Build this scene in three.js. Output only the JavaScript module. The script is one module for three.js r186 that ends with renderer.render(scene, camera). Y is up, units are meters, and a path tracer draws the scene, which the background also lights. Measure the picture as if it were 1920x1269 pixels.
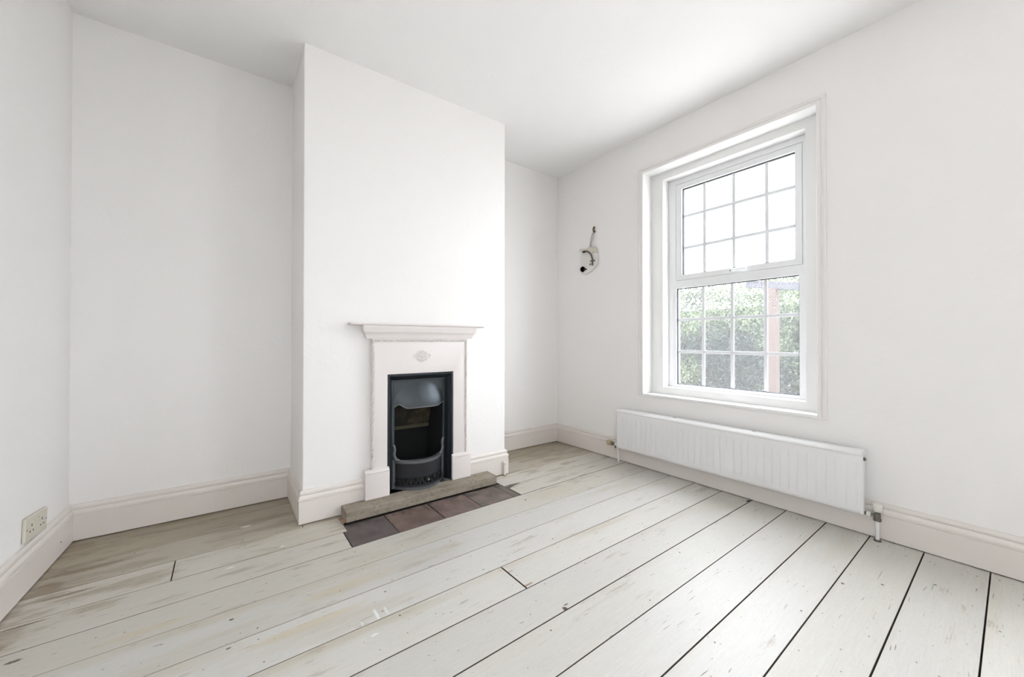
import * as THREE from 'three';
import { RoundedBoxGeometry } from 'three/addons/geometries/RoundedBoxGeometry.js';
import { mergeGeometries, mergeVertices, toCreasedNormals } from 'three/addons/utils/BufferGeometryUtils.js';
import { RectAreaLightUniformsLib } from 'three/addons/lights/RectAreaLightUniformsLib.js';
import { Brush, Evaluator, SUBTRACTION } from 'three-bvh-csg';

// ---------------------------------------------------------------- camera, sky, exposure
const scene = new THREE.Scene();
const camera = new THREE.PerspectiveCamera(82.2594, 1920 / 1269, 0.05, 200);
camera.position.set(-2.64108, 0.98377, 2.81851);
camera.rotation.set(0.006517, -0.636815, 0.000963, 'YXZ');
scene.add(camera);
const renderer = new THREE.WebGLRenderer({ antialias: true });
renderer.toneMapping = THREE.LinearToneMapping;
renderer.toneMappingExposure = 1.07;
renderer.shadowMap.enabled = true;
scene.background = new THREE.Color(0.90, 0.95, 1.03);      // flat overcast sky, lights the room through its windows
scene.backgroundIntensity = 11;

RectAreaLightUniformsLib.init();
const DAYLIGHT = 3.4;                                       // light added to the sky's by an area light the size of each window
function daylight(w, h, at, towards, share = 1) {
  const l = new THREE.RectAreaLight(new THREE.Color(0.91, 0.95, 1.01), DAYLIGHT * share, w, h);
  l.position.set(...at); l.lookAt(...towards); put(l, 'added_window_light');
}

// ---------------------------------------------------------------- the room's measures (metres)
const H = 2.6, W = 3.25366, LEAN = -0.04868;              // ceiling height, width at the back, drift of the left wall per metre
const D = 0.46714, CA = -2.30383, CB = -0.96827;          // chimney breast: depth, left and right edge
const ZB = 4.15;                                          // wall behind the camera
const leftX = (z) => -W + LEAN * z;
const REAR = [-3.1, -2.66, 0.75, 2.0];                     // unseen fill window added in the wall behind the camera: x0, x1, y0, y1
const SIDE = [2.95, 3.27, 0.75, 2.0];                     // unseen fill window added in the left wall beside the camera: z0, z1, y0, y1
const NEXT = [3.1, 3.7, 0.6, 2.25];                     // unseen fill window added in the window wall, beyond the frame: z0, z1, y0, y1
const XC = -1.634;                                        // centre line of the fireplace

// ---------------------------------------------------------------- helpers
let seed = 12345;
const rnd = () => { seed = (seed * 1664525 + 1013904223) >>> 0; return seed / 4294967296; };
const R = (a, b) => a + (b - a) * rnd();
const clamp = (x, a = 0, b = 1) => Math.min(b, Math.max(a, x));
const smooth = (a, b, x) => { const t = clamp((x - a) / (b - a)); return t * t * (3 - 2 * t); };
const NT = 512, noiseTable = new Float32Array(NT * NT);
for (let i = 0; i < NT * NT; i++) noiseTable[i] = rnd();
function noise(x, y) {
  const xi = Math.floor(x), yi = Math.floor(y); let fx = x - xi, fy = y - yi;
  fx = fx * fx * (3 - 2 * fx); fy = fy * fy * (3 - 2 * fy);
  const x0 = xi & 511, x1 = (xi + 1) & 511, y0 = (yi & 511) << 9, y1 = ((yi + 1) & 511) << 9;
  const a = noiseTable[y0 + x0], b = noiseTable[y0 + x1], c = noiseTable[y1 + x0], d = noiseTable[y1 + x1];
  return a + (b - a) * fx + (c - a) * fy + (a - b - c + d) * fx * fy;
}
const fbm = (x, y, n = 4) => { let s = 0, a = 0.5, t = 0; for (let i = 0; i < n; i++) { s += a * noise(x, y); t += a; x = x * 2.03 + 17.1; y = y * 2.01 + 9.7; a *= 0.5; } return s / t; };

const counts = {};
function numbered(name) { const n = counts[name] = (counts[name] ?? -1) + 1; return n ? name + '_' + String(n).padStart(3, '0') : name; }
function put(o, name, parent) {
  o.name = numbered(name); (parent ?? scene).add(o);
  if (o.isMesh) { o.castShadow = true; o.receiveShadow = true; }
  return o;
}
const mesh = (name, geo, mat, parent) => put(new THREE.Mesh(Array.isArray(geo) ? join(geo) : geo, mat), name, parent);
function thing(name, label, category) { const g = put(new THREE.Group(), name); g.userData = { label, category }; return g; }
function structGroup(name) { const g = put(new THREE.Group(), name); g.userData = { kind: 'structure' }; return g; }
function struct(name, geo, mat) { const m = mesh(name, geo, mat); m.userData = { kind: 'structure' }; return m; }
function join(list) {
  const gs = list.map((g) => { const n = g.index ? g.toNonIndexed() : g.clone(); for (const k of Object.keys(n.attributes)) if (!['position', 'normal', 'uv'].includes(k)) n.deleteAttribute(k); return n; });
  return mergeGeometries(gs, false);
}
// texture coordinates in metres, chosen by the way each face points
function metreUV(geo) {
  const g = geo.index ? geo.toNonIndexed() : geo, p = g.attributes.position, n = g.attributes.normal, uv = new Float32Array(p.count * 2);
  for (let i = 0; i < p.count; i++) {
    const ax = Math.abs(n.getX(i)), ay = Math.abs(n.getY(i)), az = Math.abs(n.getZ(i));
    const x = p.getX(i), y = p.getY(i), z = p.getZ(i);
    const [u, v] = ax >= ay && ax >= az ? [z, y] : ay >= az ? [x, z] : [x, y];
    uv[i * 2] = u; uv[i * 2 + 1] = v;
  }
  g.setAttribute('uv', new THREE.BufferAttribute(uv, 2));
  return g;
}
function box(x0, x1, y0, y1, z0, z1, r = 0) {
  const w = x1 - x0, h = y1 - y0, d = z1 - z0;
  const g = r > 0 ? new RoundedBoxGeometry(w, h, d, 2, Math.min(r, w / 2.01, h / 2.01, d / 2.01)) : new THREE.BoxGeometry(w, h, d);
  g.translate((x0 + x1) / 2, (y0 + y1) / 2, (z0 + z1) / 2);
  return metreUV(g);
}
const V = (x, y, z) => new THREE.Vector3(x, y, z);
function tube(points, r, seg = 32, radial = 8) { return new THREE.TubeGeometry(new THREE.CatmullRomCurve3(points.map((p) => V(...p)), false, 'centripetal'), seg, r, radial, false); }
function cyl(r0, r1, h, at, axis = 'y', seg = 24) {
  const g = new THREE.CylinderGeometry(r1, r0, h, seg); if (axis === 'x') g.rotateZ(-Math.PI / 2); if (axis === 'z') g.rotateX(Math.PI / 2);
  return g.translate(...at);
}
function lathe(profile, at, axis = 'y', seg = 28) {
  const g = new THREE.LatheGeometry(profile.map(([r, y]) => new THREE.Vector2(Math.max(r, 1e-5), y)), seg);
  if (axis === 'x') g.rotateZ(-Math.PI / 2); if (axis === 'z') g.rotateX(Math.PI / 2); if (axis === '-z') g.rotateX(-Math.PI / 2);
  return g.translate(...at);
}
// a moulding swept along a mitred path; profile points are [outwards from the path, height]; returns one geometry per segment
function sweep(path, profile, ends = [null, null], map = (a, b, h) => [a, h, b]) {
  const dir = [], nor = [];
  for (let i = 0; i + 1 < path.length; i++) {
    const dx = path[i + 1][0] - path[i][0], dz = path[i + 1][1] - path[i][1], l = Math.hypot(dx, dz);
    dir.push([dx / l, dz / l]); nor.push([-dz / l, dx / l]);
  }
  const mitre = path.map((_, i) => {
    const a = nor[i - 1] ?? nor[i], b = nor[i] ?? nor[i - 1], k = 1 + a[0] * b[0] + a[1] * b[1];
    return [(a[0] + b[0]) / k, (a[1] + b[1]) / k];
  });
  const out = [];
  for (let i = 0; i + 1 < path.length; i++) {
    const pos = [], at = (k, [o, h]) => map(path[k][0] + mitre[k][0] * o, path[k][1] + mitre[k][1] * o, h);
    const n = profile.length;
    const L = Math.hypot(path[i + 1][0] - path[i][0], path[i + 1][1] - path[i][1]);
    const tri = (...v) => { for (const q of v) pos.push(...q); };
    for (let j = 0; j < n; j++) {
      const p = profile[j], q = profile[(j + 1) % n], a = at(i, p), b = at(i + 1, p), c = at(i + 1, q), d = at(i, q);
      tri(a, b, c, a, c, d);
    }
    const tris = THREE.ShapeUtils.triangulateShape(profile.map(([a, b]) => new THREE.Vector2(a, b)), []);
    for (const [a, b, c] of tris) { tri(at(i, profile[a]), at(i, profile[c]), at(i, profile[b])); tri(at(i + 1, profile[a]), at(i + 1, profile[b]), at(i + 1, profile[c])); }
    let g = new THREE.BufferGeometry(); g.setAttribute('position', new THREE.Float32BufferAttribute(pos, 3));
    g.computeVertexNormals(); g = toCreasedNormals(g, 0.6);
    out.push(metreUV(g));
  }
  return out;
}
// a plate with holes, standing in the plane x = x0 and reaching to x1; outlines are [z0, z1, y0, y1]
function frameX(x0, x1, outer, holes, bevel = 0.002) {
  const rect = ([a, b, c, d], K) => { const s = new K(); s.moveTo(-a, c); s.lineTo(-a, d); s.lineTo(-b, d); s.lineTo(-b, c); s.closePath(); return s; };
  const s = rect(outer, THREE.Shape); for (const h of holes) s.holes.push(rect(h, THREE.Path));
  const g = new THREE.ExtrudeGeometry(s, { depth: x1 - x0 - 2 * bevel, bevelEnabled: bevel > 0, bevelSize: bevel, bevelThickness: bevel, bevelOffset: -bevel, bevelSegments: 2 });
  g.translate(0, 0, bevel); g.rotateY(Math.PI / 2); g.translate(x0, 0, 0);       // (a, y, depth) -> (x0 + depth, y, z)
  return metreUV(toCreasedNormals(g, 0.5));
}
// ---------------------------------------------------------------- computed textures
function texture(w, h, paint, { srgb = true, repeat } = {}) {
  const data = new Uint8Array(w * h * 4);
  for (let y = 0; y < h; y++) for (let x = 0; x < w; x++) {
    const c = paint(x, y), i = (y * w + x) * 4;
    data[i] = c[0]; data[i + 1] = c[1]; data[i + 2] = c[2]; data[i + 3] = 255;
  }
  const t = new THREE.DataTexture(data, w, h); t.magFilter = THREE.LinearFilter; t.minFilter = THREE.LinearMipmapLinearFilter; t.generateMipmaps = true;
  t.wrapS = t.wrapT = THREE.RepeatWrapping; if (srgb) t.colorSpace = THREE.SRGBColorSpace; if (repeat) t.repeat.set(...repeat); t.needsUpdate = true;
  return t;
}
// tiling height map of hand-trowelled plaster: soft waves and roller stipple
const tileNoise = (x, y, per) => {                                       // wraps after `per` cells
  const xi = Math.floor(x), yi = Math.floor(y); let fx = x - xi, fy = y - yi; fx = fx * fx * (3 - 2 * fx); fy = fy * fy * (3 - 2 * fy);
  const g = (a, b) => noiseTable[((((b % per) + per) % per) << 9) + (((a % per) + per) % per)];
  const a = g(xi, yi), b = g(xi + 1, yi), c = g(xi, yi + 1), d = g(xi + 1, yi + 1);
  return a + (b - a) * fx + (c - a) * fy + (a - b - c + d) * fx * fy;
};
const plasterBump = texture(512, 512, (x, y) => {
  const u = x / 512, v = y / 512, h = 0.55 * tileNoise(u * 7, v * 7, 7) + 0.25 * tileNoise(u * 19 + 3, v * 19, 19) + 0.2 * tileNoise(u * 160, v * 160, 160);
  const b = Math.round(h * 255); return [b, b, b];
}, { srgb: false, repeat: [0.5, 0.5] });
const stoneMap = texture(512, 512, (x, y) => {
  const n = fbm(x / 90, y / 90, 4), s = noise(x / 2.2, y / 2.2), m = fbm(x / 30 + 40, y / 30, 3);
  const k = 0.82 + 0.22 * n + 0.16 * (s - 0.5) - 0.07 * smooth(0.6, 0.7, m);
  return [164 * k, 153 * k, 137 * k].map((c) => clamp(c, 0, 255));
}, { repeat: [1.6, 1.6] });
const ironBump = texture(256, 256, (x, y) => { const b = Math.round(150 + 70 * (tileNoise(x / 256 * 90, y / 256 * 90, 90) - 0.5)); return [b, b, b]; }, { srgb: false, repeat: [4, 4] });

// ---------------------------------------------------------------- materials
const std = (o) => new THREE.MeshStandardMaterial(o);
const M = {
  wall: std({ color: new THREE.Color(0.915, 0.893, 0.867), roughness: 0.85, bumpMap: plasterBump, bumpScale: 0.0022 }),
  ceiling: std({ color: new THREE.Color(0.95, 0.937, 0.918), roughness: 0.92, bumpMap: plasterBump, bumpScale: 0.0022 }),
  trim: std({ color: new THREE.Color(0.80, 0.742, 0.69), roughness: 0.38 }),
  casing: std({ color: new THREE.Color(0.86, 0.832, 0.806), roughness: 0.4 }),
  joinery: std({ color: new THREE.Color(0.86, 0.85, 0.83), roughness: 0.4 }),
  upvc: std({ color: new THREE.Color(0.87, 0.87, 0.87), roughness: 0.25 }),
  bar: std({ color: new THREE.Color(0.80, 0.81, 0.83), roughness: 0.35 }),
  gasket: std({ color: new THREE.Color(0.05, 0.05, 0.06), roughness: 0.7 }),
  surround: std({ color: new THREE.Color(0.80, 0.745, 0.715), roughness: 0.42 }),
  iron: std({ color: new THREE.Color(0.026, 0.034, 0.041), roughness: 0.38, metalness: 0.4, bumpMap: ironBump, bumpScale: 0.0006 }),
  hood: std({ color: new THREE.Color(0.058, 0.068, 0.076), roughness: 0.34, metalness: 0.5, bumpMap: ironBump, bumpScale: 0.0005 }),
  grate: std({ color: new THREE.Color(0.018, 0.019, 0.022), roughness: 0.5, metalness: 0.2, bumpMap: ironBump, bumpScale: 0.0006 }),
  ironWorn: std({ color: new THREE.Color(0.15, 0.155, 0.165), roughness: 0.45, metalness: 0.5, bumpMap: ironBump, bumpScale: 0.0006 }),
  soot: std({ color: new THREE.Color(0.005, 0.0065, 0.006), roughness: 0.95 }),
  stone: std({ map: stoneMap, roughness: 0.95, bumpMap: stoneMap, bumpScale: 0.003 }),
  grout: std({ color: new THREE.Color(0.035, 0.028, 0.024), roughness: 1 }),
  boardEdge: std({ color: new THREE.Color(0.10, 0.082, 0.066), roughness: 1 }),
  boardEdgePale: std({ color: new THREE.Color(0.27, 0.235, 0.19), roughness: 1 }),
  subfloor: std({ color: new THREE.Color(0.10, 0.082, 0.066), roughness: 1 }),
  radiator: std({ color: new THREE.Color(0.83, 0.82, 0.81), roughness: 0.3 }),
  radiatorFin: std({ color: new THREE.Color(0.55, 0.54, 0.53), roughness: 0.6 }),
  plastic: std({ color: new THREE.Color(0.80, 0.78, 0.73), roughness: 0.35 }),
  chrome: std({ color: new THREE.Color(0.20, 0.19, 0.175), roughness: 0.38, metalness: 0.8 }),
  brass: std({ color: new THREE.Color(0.42, 0.36, 0.22), roughness: 0.4, metalness: 0.7 }),
  oldKnob: std({ color: new THREE.Color(0.50, 0.42, 0.24), roughness: 0.5 }),
  cream: std({ color: new THREE.Color(0.66, 0.615, 0.52), roughness: 0.45 }),
  dark: std({ color: new THREE.Color(0.03, 0.028, 0.028), roughness: 0.8 }),
  grime: std({ color: new THREE.Color(0.13, 0.12, 0.11), roughness: 0.8 }),
  hook: std({ color: new THREE.Color(0.13, 0.075, 0.04), roughness: 0.7 }),
  cord: std({ color: new THREE.Color(0.36, 0.34, 0.36), roughness: 0.8 }),
  clearGlass: new THREE.MeshPhysicalMaterial({ color: 0xffffff, roughness: 0, metalness: 0, transmission: 1, thickness: 0, ior: 1.45 }),
  glass: new THREE.MeshPhysicalMaterial({ color: 0xffffff, roughness: 0.235, metalness: 0, transmission: 1, thickness: 0, ior: 1.45 }),
};

// ================================================================ THE SETTING
// ---- shell
const T = 0.3;
struct('ceiling', box(-3.9, 0.3, H, H + 0.2, -0.3, ZB + 0.3), M.ceiling);
// the window wall with its opening
const O1 = [0.988, 2.098, 0.574, 2.298], O2 = [1.087, 2.012, 0.628, 2.243];    // outer and inner opening: z0, z1, y0, y1
struct('wall_right', frameX(0, T, [-0.3, ZB + 0.3, -0.1, H], [[O1[0] - 0.02, O1[1] + 0.02, O1[2] - 0.02, O1[3] + 0.02], NEXT], 0), M.wall);
struct('wall_back', box(-3.9, 0, -0.1, H, -0.3, 0), M.wall);
{
  // left wall, slightly out of square, with an unseen opening added beside the camera for fill light
  const run = (za, zb, y0, y1) => {
    const s = new THREE.Shape(); s.moveTo(leftX(za), -za); s.lineTo(leftX(za) - 0.3, -za); s.lineTo(leftX(zb) - 0.3, -zb); s.lineTo(leftX(zb), -zb); s.closePath();
    const e = new THREE.ExtrudeGeometry(s, { depth: y1 - y0, bevelEnabled: false }); e.rotateX(-Math.PI / 2); e.translate(0, y0, 0); return metreUV(e);
  };
  const [z0, z1, y0, y1] = SIDE;
  struct('wall_left', [run(-0.3, z0, -0.1, H), run(z1, ZB + 0.3, -0.1, H), run(z0, z1, y1, H), run(z0, z1, -0.1, y0)], M.wall);
}
{
  const [x0, x1, y0, y1] = REAR, za = ZB, zb = ZB + 0.3;
  struct('wall_front', [box(-3.9, x0, -0.1, H, za, zb), box(x1, 0, -0.1, H, za, zb), box(x0, x1, y1, H, za, zb), box(x0, x1, -0.1, y0, za, zb)], M.wall);
}
{
  const r = 0.006, s = new THREE.Shape();
  s.moveTo(CA, 0.05); s.lineTo(CA, -D + r); s.quadraticCurveTo(CA, -D, CA + r, -D); s.lineTo(CB - r, -D); s.quadraticCurveTo(CB, -D, CB, -D + r); s.lineTo(CB, 0.05); s.closePath();
  const e = new THREE.ExtrudeGeometry(s, { depth: H + 0.05, bevelEnabled: false, curveSegments: 4 }); e.rotateX(-Math.PI / 2); e.translate(0, -0.05, 0);
  const hole = new THREE.BoxGeometry(0.40, 0.9, 0.6); hole.translate(XC, 0.33, D - 0.06);
  const a = new Brush(mergeVertices(e)), b = new Brush(hole); a.updateMatrixWorld(); b.updateMatrixWorld();
  const ev = new Evaluator(); ev.useGroups = false;
  const c = ev.evaluate(a, b, SUBTRACTION).geometry;
  struct('wall_chimney', metreUV(toCreasedNormals(c, 0.5)), M.wall);
}

// ---- floor: every board its own piece, on dark joist space
const floor = structGroup('floor');
mesh('subfloor', box(-3.9, 0.02, -0.14, -0.0215, -0.02, ZB + 0.02), M.subfloor, floor);
// seams between rows, as depth at x = -2.5 and at x = -0.05, and the width of the gap there
const SEAMS = [[-0.02, -0.02, 0.0010], [0.125, 0.1, 0.0009], [0.302, 0.262, 0.0009], [0.518, 0.474, 0.0013], [0.703, 0.665, 0.0014], [0.885, 0.834, 0.0026], [1.064, 1.046, 0.0012], [1.256, 1.222, 0.0014],
  [1.44, 1.404, 0.0017], [1.622, 1.587, 0.0034], [1.805, 1.769, 0.0034], [1.988, 1.951, 0.0030], [2.175, 2.137, 0.0040], [2.359, 2.316, 0.0032], [2.55, 2.505, 0.0040], [2.745, 2.7, 0.0036],
  [2.93, 2.89, 0.0040], [3.11, 3.07, 0.0040], [3.3, 3.26, 0.0040], [3.48, 3.44, 0.0040], [3.66, 3.62, 0.0040], [3.84, 3.8, 0.0040], [4.03, 3.98, 0.0040], [4.23, 4.17, 0.0040]];
const seam = (k, x) => SEAMS[k][0] + (SEAMS[k][1] - SEAMS[k][0]) * (x + 2.5) / 2.45;
const grainBump = texture(1024, 128, (x, y) => {
  const u = x / 1024, v = y / 128, h = 0.6 * tileNoise(u * 12, v * 60, 60) + 0.4 * tileNoise(u * 60, v * 120, 120);
  const b = Math.round(255 * h); return [b, b, b];
}, { srgb: false });
const TEX_X0 = -3.5, TEX_LEN = 3.55;
const mix3 = (a, b, t) => [a[0] + (b[0] - a[0]) * t, a[1] + (b[1] - a[1]) * t, a[2] + (b[2] - a[2]) * t];
function boardMaterial(k) {
  const w = k < 16 ? 2048 : 512, h = k < 16 ? 192 : 64, width = 0.19;
  // worn: how much of the paint has gone, more at the old trodden boards along the chimney side
  const wornRow = [0.60, 0.56, 0.52, 0.44, 0.37, 0.32, 0.29, 0.27, 0.25, 0.24, 0.23, 0.22, 0.22, 0.22, 0.22, 0.24][k] ?? 0.25;
  const tint = R(-4, 4), warm = R(-1.5, 1.5), ox = k * 37.7 + 5, nails = [], marks = [];
  for (let x = -3.38; x < 0; x += 0.41) for (const v of [0.17, 0.8]) if (rnd() < 0.45) nails.push([x + R(-0.03, 0.03), (v + R(-0.07, 0.07)) * width, R(0.0022, 0.0042), R(0.45, 0.95)]);
  for (let i = 0; i < 30; i++) marks.push([R(-3.4, 0), R(0.005, width - 0.005), R(0.004, 0.03), R(0.0006, 0.0016), R(0.2, 0.65), R(-0.12, 0.12)]);
  for (let i = 0; i < 34; i++) marks.push([R(-3.4, 0), R(0.005, width - 0.005), R(0.0012, 0.004), R(0.001, 0.0028), R(0.25, 0.8), 0]);
  for (let i = 0; i < 130; i++) marks.push([R(-3.4, 0), R(0.002, width - 0.002), R(0.001, 0.007), R(0.0005, 0.0013), R(0.06, 0.22), R(-0.3, 0.3)]);
  const base = k < 2 ? [166, 157, 137] : k < 3 ? [180, 173, 157] : k < 6 ? [198, 193, 183] : [205, 202, 195];  // later rows paler and cooler: the lit floor's tone put into the paint
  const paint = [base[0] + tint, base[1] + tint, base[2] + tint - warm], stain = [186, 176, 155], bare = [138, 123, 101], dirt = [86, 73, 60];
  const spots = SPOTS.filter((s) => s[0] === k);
  const data = new Uint8Array(w * h * 4);
  for (let j = 0; j < h; j++) {
    const vm = (j + 0.5) / h * width;
    for (let i = 0; i < w; i++) {
      const x = TEX_X0 + (i + 0.5) / w * TEX_LEN;
      const grain = noise(x * 14 + ox, vm * 420), grain2 = noise(x * 70 + ox, vm * 800 + 50);
      const patch = fbm(x * 5.2 + ox, vm * 20 + k * 3.1, 5), patch2 = fbm(x * 1.7 + ox + 70, vm * 9 + k, 4);
      let c = mix3(paint, stain, smooth(0.52, 0.8, patch2) * (k < 9 ? 0.5 : 0.22));
      // corner by the left wall where the paint stops and the bare board shows
      const edge = smooth(0.16, -0.02, x - (-3.26 - 0.02 * k) + (fbm(x * 12 + ox, vm * 26 + k, 4) - 0.5) * 0.5) * (k < 6 ? 0.75 : 0.2);
      const worn = clamp(smooth(0.98 - wornRow, 1.2 - wornRow, patch + 0.26 * (grain - 0.5) + 0.16 * (grain2 - 0.5)) * 0.5 + edge * (0.75 + 0.5 * (grain - 0.5)));
      c = mix3(c, bare, worn);
      const shadeOfGrain = (grain - 0.5) * (5 + 16 * worn) + (grain2 - 0.5) * 6;
      c = [c[0] + shadeOfGrain, c[1] + shadeOfGrain, c[2] + shadeOfGrain];
      data[(j * w + i) * 4] = clamp(c[0], 0, 255); data[(j * w + i) * 4 + 1] = clamp(c[1], 0, 255); data[(j * w + i) * 4 + 2] = clamp(c[2], 0, 255); data[(j * w + i) * 4 + 3] = 255;
    }
  }
  const blend = (i, j, col, t) => { if (i < 0 || j < 0 || i >= w || j >= h) return; const o = (j * w + i) * 4; for (let q = 0; q < 3; q++) data[o + q] += (col[q] - data[o + q]) * t; };
  const sx = w / TEX_LEN, sy = h / width;
  const blob = (x, v, rx, ry, col, a, slant = 0) => {
    const ci = (x - TEX_X0) * sx, cj = v * sy, ri = Math.ceil(rx * sx) + 2, rj = Math.ceil((ry + Math.abs(slant) * rx) * sy) + 2;
    for (let j = Math.floor(cj - rj); j <= cj + rj; j++) for (let i = Math.floor(ci - ri); i <= ci + ri; i++) {
      const dx = (i - ci) / sx, dy = (j - cj) / sy - slant * dx, d = Math.hypot(dx / (rx + 0.4 / sx), dy / (ry + 0.4 / sy)) + 0.5 * (noise(i * 0.7, j * 0.7) - 0.5);
      if (d < 1) blend(i, j, col, a * smooth(1, 0.55, d));
    }
  };
  for (const [x, v, r, a] of nails) blob(x, v, r, r, [52, 42, 36], a);
  for (const [x, v, rx, ry, a, sl] of marks) blob(x, v, rx, ry, dirt, a, sl);
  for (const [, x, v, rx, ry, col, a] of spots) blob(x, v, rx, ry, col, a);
  const t = new THREE.DataTexture(data, w, h); t.magFilter = THREE.LinearFilter; t.minFilter = THREE.LinearMipmapLinearFilter; t.generateMipmaps = true; t.colorSpace = THREE.SRGBColorSpace; t.needsUpdate = true;
  return std({ map: t, roughness: 0.45, bumpMap: grainBump, bumpScale: 0.0005 });
}
// single stains and a painted hole the photograph shows: row, x, offset across the board, half sizes, colour, strength
const SPOTS = [
  [9, -0.045, 0.172, 0.03, 0.010, [22, 19, 17], 0.97],  // hole at the skirting, its inner shade put into the board colour
  [9, -1.633, 0.176, 0.010, 0.014, [70, 48, 34], 0.95], [9, -1.615, 0.160, 0.012, 0.004, [92, 66, 48], 0.8],
  [5, -1.1425, 0.068, 0.007, 0.007, [60, 58, 54], 0.95],
  [7, -2.20, 0.150, 0.006, 0.040, [238, 238, 238], 0.9], [7, -2.165, 0.150, 0.003, 0.030, [236, 236, 236], 0.8], [8, -2.235, 0.06, 0.014, 0.006, [238, 238, 236], 0.85], [7, -2.255, 0.17, 0.003, 0.02, [236, 236, 236], 0.6],
  [8, -1.655, 0.165, 0.03, 0.006, [120, 84, 58], 0.6], [8, -1.690, 0.02, 0.012, 0.006, [206, 160, 112], 0.7], [8, -1.66, 0.05, 0.02, 0.004, [150, 110, 80], 0.5],
  [10, -2.035, 0.15, 0.012, 0.008, [128, 102, 72], 0.8],
  [13, -0.62, 0.02, 0.009, 0.006, [110, 70, 58], 0.9], [13, -0.5, 0.12, 0.006, 0.005, [76, 66, 58], 0.9], [13, -0.42, 0.1, 0.06, 0.0012, [140, 132, 122], 0.7], [14, -0.33, 0.06, 0.006, 0.006, [70, 62, 56], 0.9], [14, -0.36, 0.056, 0.04, 0.0014, [140, 132, 122], 0.7],
  [4, -2.62, 0.03, 0.02, 0.005, [236, 236, 234], 0.8], [2, -2.55, 0.02, 0.03, 0.012, [226, 224, 218], 0.8], [3, -2.42, 0.15, 0.012, 0.006, [236, 236, 234], 0.85],
  [6, -2.62, 0.06, 0.008, 0.006, [86, 66, 54], 0.85], [7, -2.63, 0.02, 0.007, 0.005, [86, 70, 58], 0.8], [5, -2.85, 0.12, 0.14, 0.02, [198, 182, 146], 0.35], [7, -2.4, 0.06, 0.22, 0.025, [200, 184, 148], 0.4], [6, -2.25, 0.1, 0.2, 0.03, [200, 186, 152], 0.3],
  [5, -3.16, 0.05, 0.02, 0.008, [70, 56, 44], 0.8], [4, -3.2, 0.02, 0.07, 0.006, [96, 80, 60], 0.8], [2, -3.1, 0.06, 0.16, 0.02, [120, 104, 78], 0.6], [3, -3.13, 0.05, 0.09, 0.012, [112, 94, 70], 0.6],
];
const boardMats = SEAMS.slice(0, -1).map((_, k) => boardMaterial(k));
function board(k, x0, x1, corners) {
  const g0 = SEAMS[k][2] / 2, g1 = SEAMS[k + 1][2] / 2;
  const pts = corners ?? [[x0, seam(k, x0) + g0], [x1, seam(k, x1) + g0], [x1, seam(k + 1, x1) - g1], [x0, seam(k + 1, x0) - g1]];
  const s = new THREE.Shape(pts.map(([a, b]) => new THREE.Vector2(a, b))), bv = 0.0008;
  const g = new THREE.ExtrudeGeometry(s, { depth: 0.018, bevelEnabled: true, bevelSize: bv, bevelThickness: bv, bevelOffset: -bv, bevelSegments: 1 });
  g.rotateX(Math.PI / 2); g.translate(0, -bv + R(-0.0006, 0.0004), 0);
  const p = g.attributes.position, uv = new Float32Array(p.count * 2);
  for (let i = 0; i < p.count; i++) { const x = p.getX(i), z = p.getZ(i); uv[2 * i] = (x - TEX_X0) / TEX_LEN; uv[2 * i + 1] = clamp((z - seam(k, x)) / 0.19 + p.getY(i) * 0.5, 0.002, 0.998); }
  g.setAttribute('uv', new THREE.BufferAttribute(uv, 2));
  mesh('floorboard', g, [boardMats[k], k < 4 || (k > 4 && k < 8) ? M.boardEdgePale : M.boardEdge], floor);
}
const XL = -3.46, XR = 0.0;
for (let k = 0; k < SEAMS.length - 1; k++) {
  if (k <= 2) {
    board(k, XL, CA - 0.004); board(k, CB + 0.004, XR);
    if (k === 2) for (const [a, b] of [[CA - 0.001, -2.118], [-1.12, CB + 0.001]]) board(k, a, b, [[a, D + 0.001], [b, D + 0.001], [b, seam(3, b) - 0.001], [a, seam(3, a) - 0.001]]);
  }
  else if (k === 3) {
    board(k, XL, -2.818); board(k, -2.814, -2.130);
    const a = (x) => seam(3, x) + 0.0011, b = (x) => seam(4, x) - 0.0011;
    board(k, -1.12, XR, [[-1.12, a(-1.12)], [XR, a(XR)], [XR, b(XR)], [-0.985, b(-0.985)], [-1.07, b(-1.07) - 0.012], [-1.118, b(-1.118) - 0.006]]);
  } else if (k === 4) {
    const a = (x) => seam(4, x) + 0.0011, b = (x) => seam(5, x) - 0.0017;
    board(k, XL, -2.151);
    board(k, -1.112, XR, [[-1.112, a(-1.112) + 0.04], [-1.06, a(-1.06) + 0.022], [-0.985, a(-0.985)], [XR, a(XR)], [XR, b(XR)], [-1.112, b(-1.112)]]);
  } else if (k === 8) { board(k, XL, -1.6745); board(k, -1.6685, XR); }
  else board(k, XL, XR);
}

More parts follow.
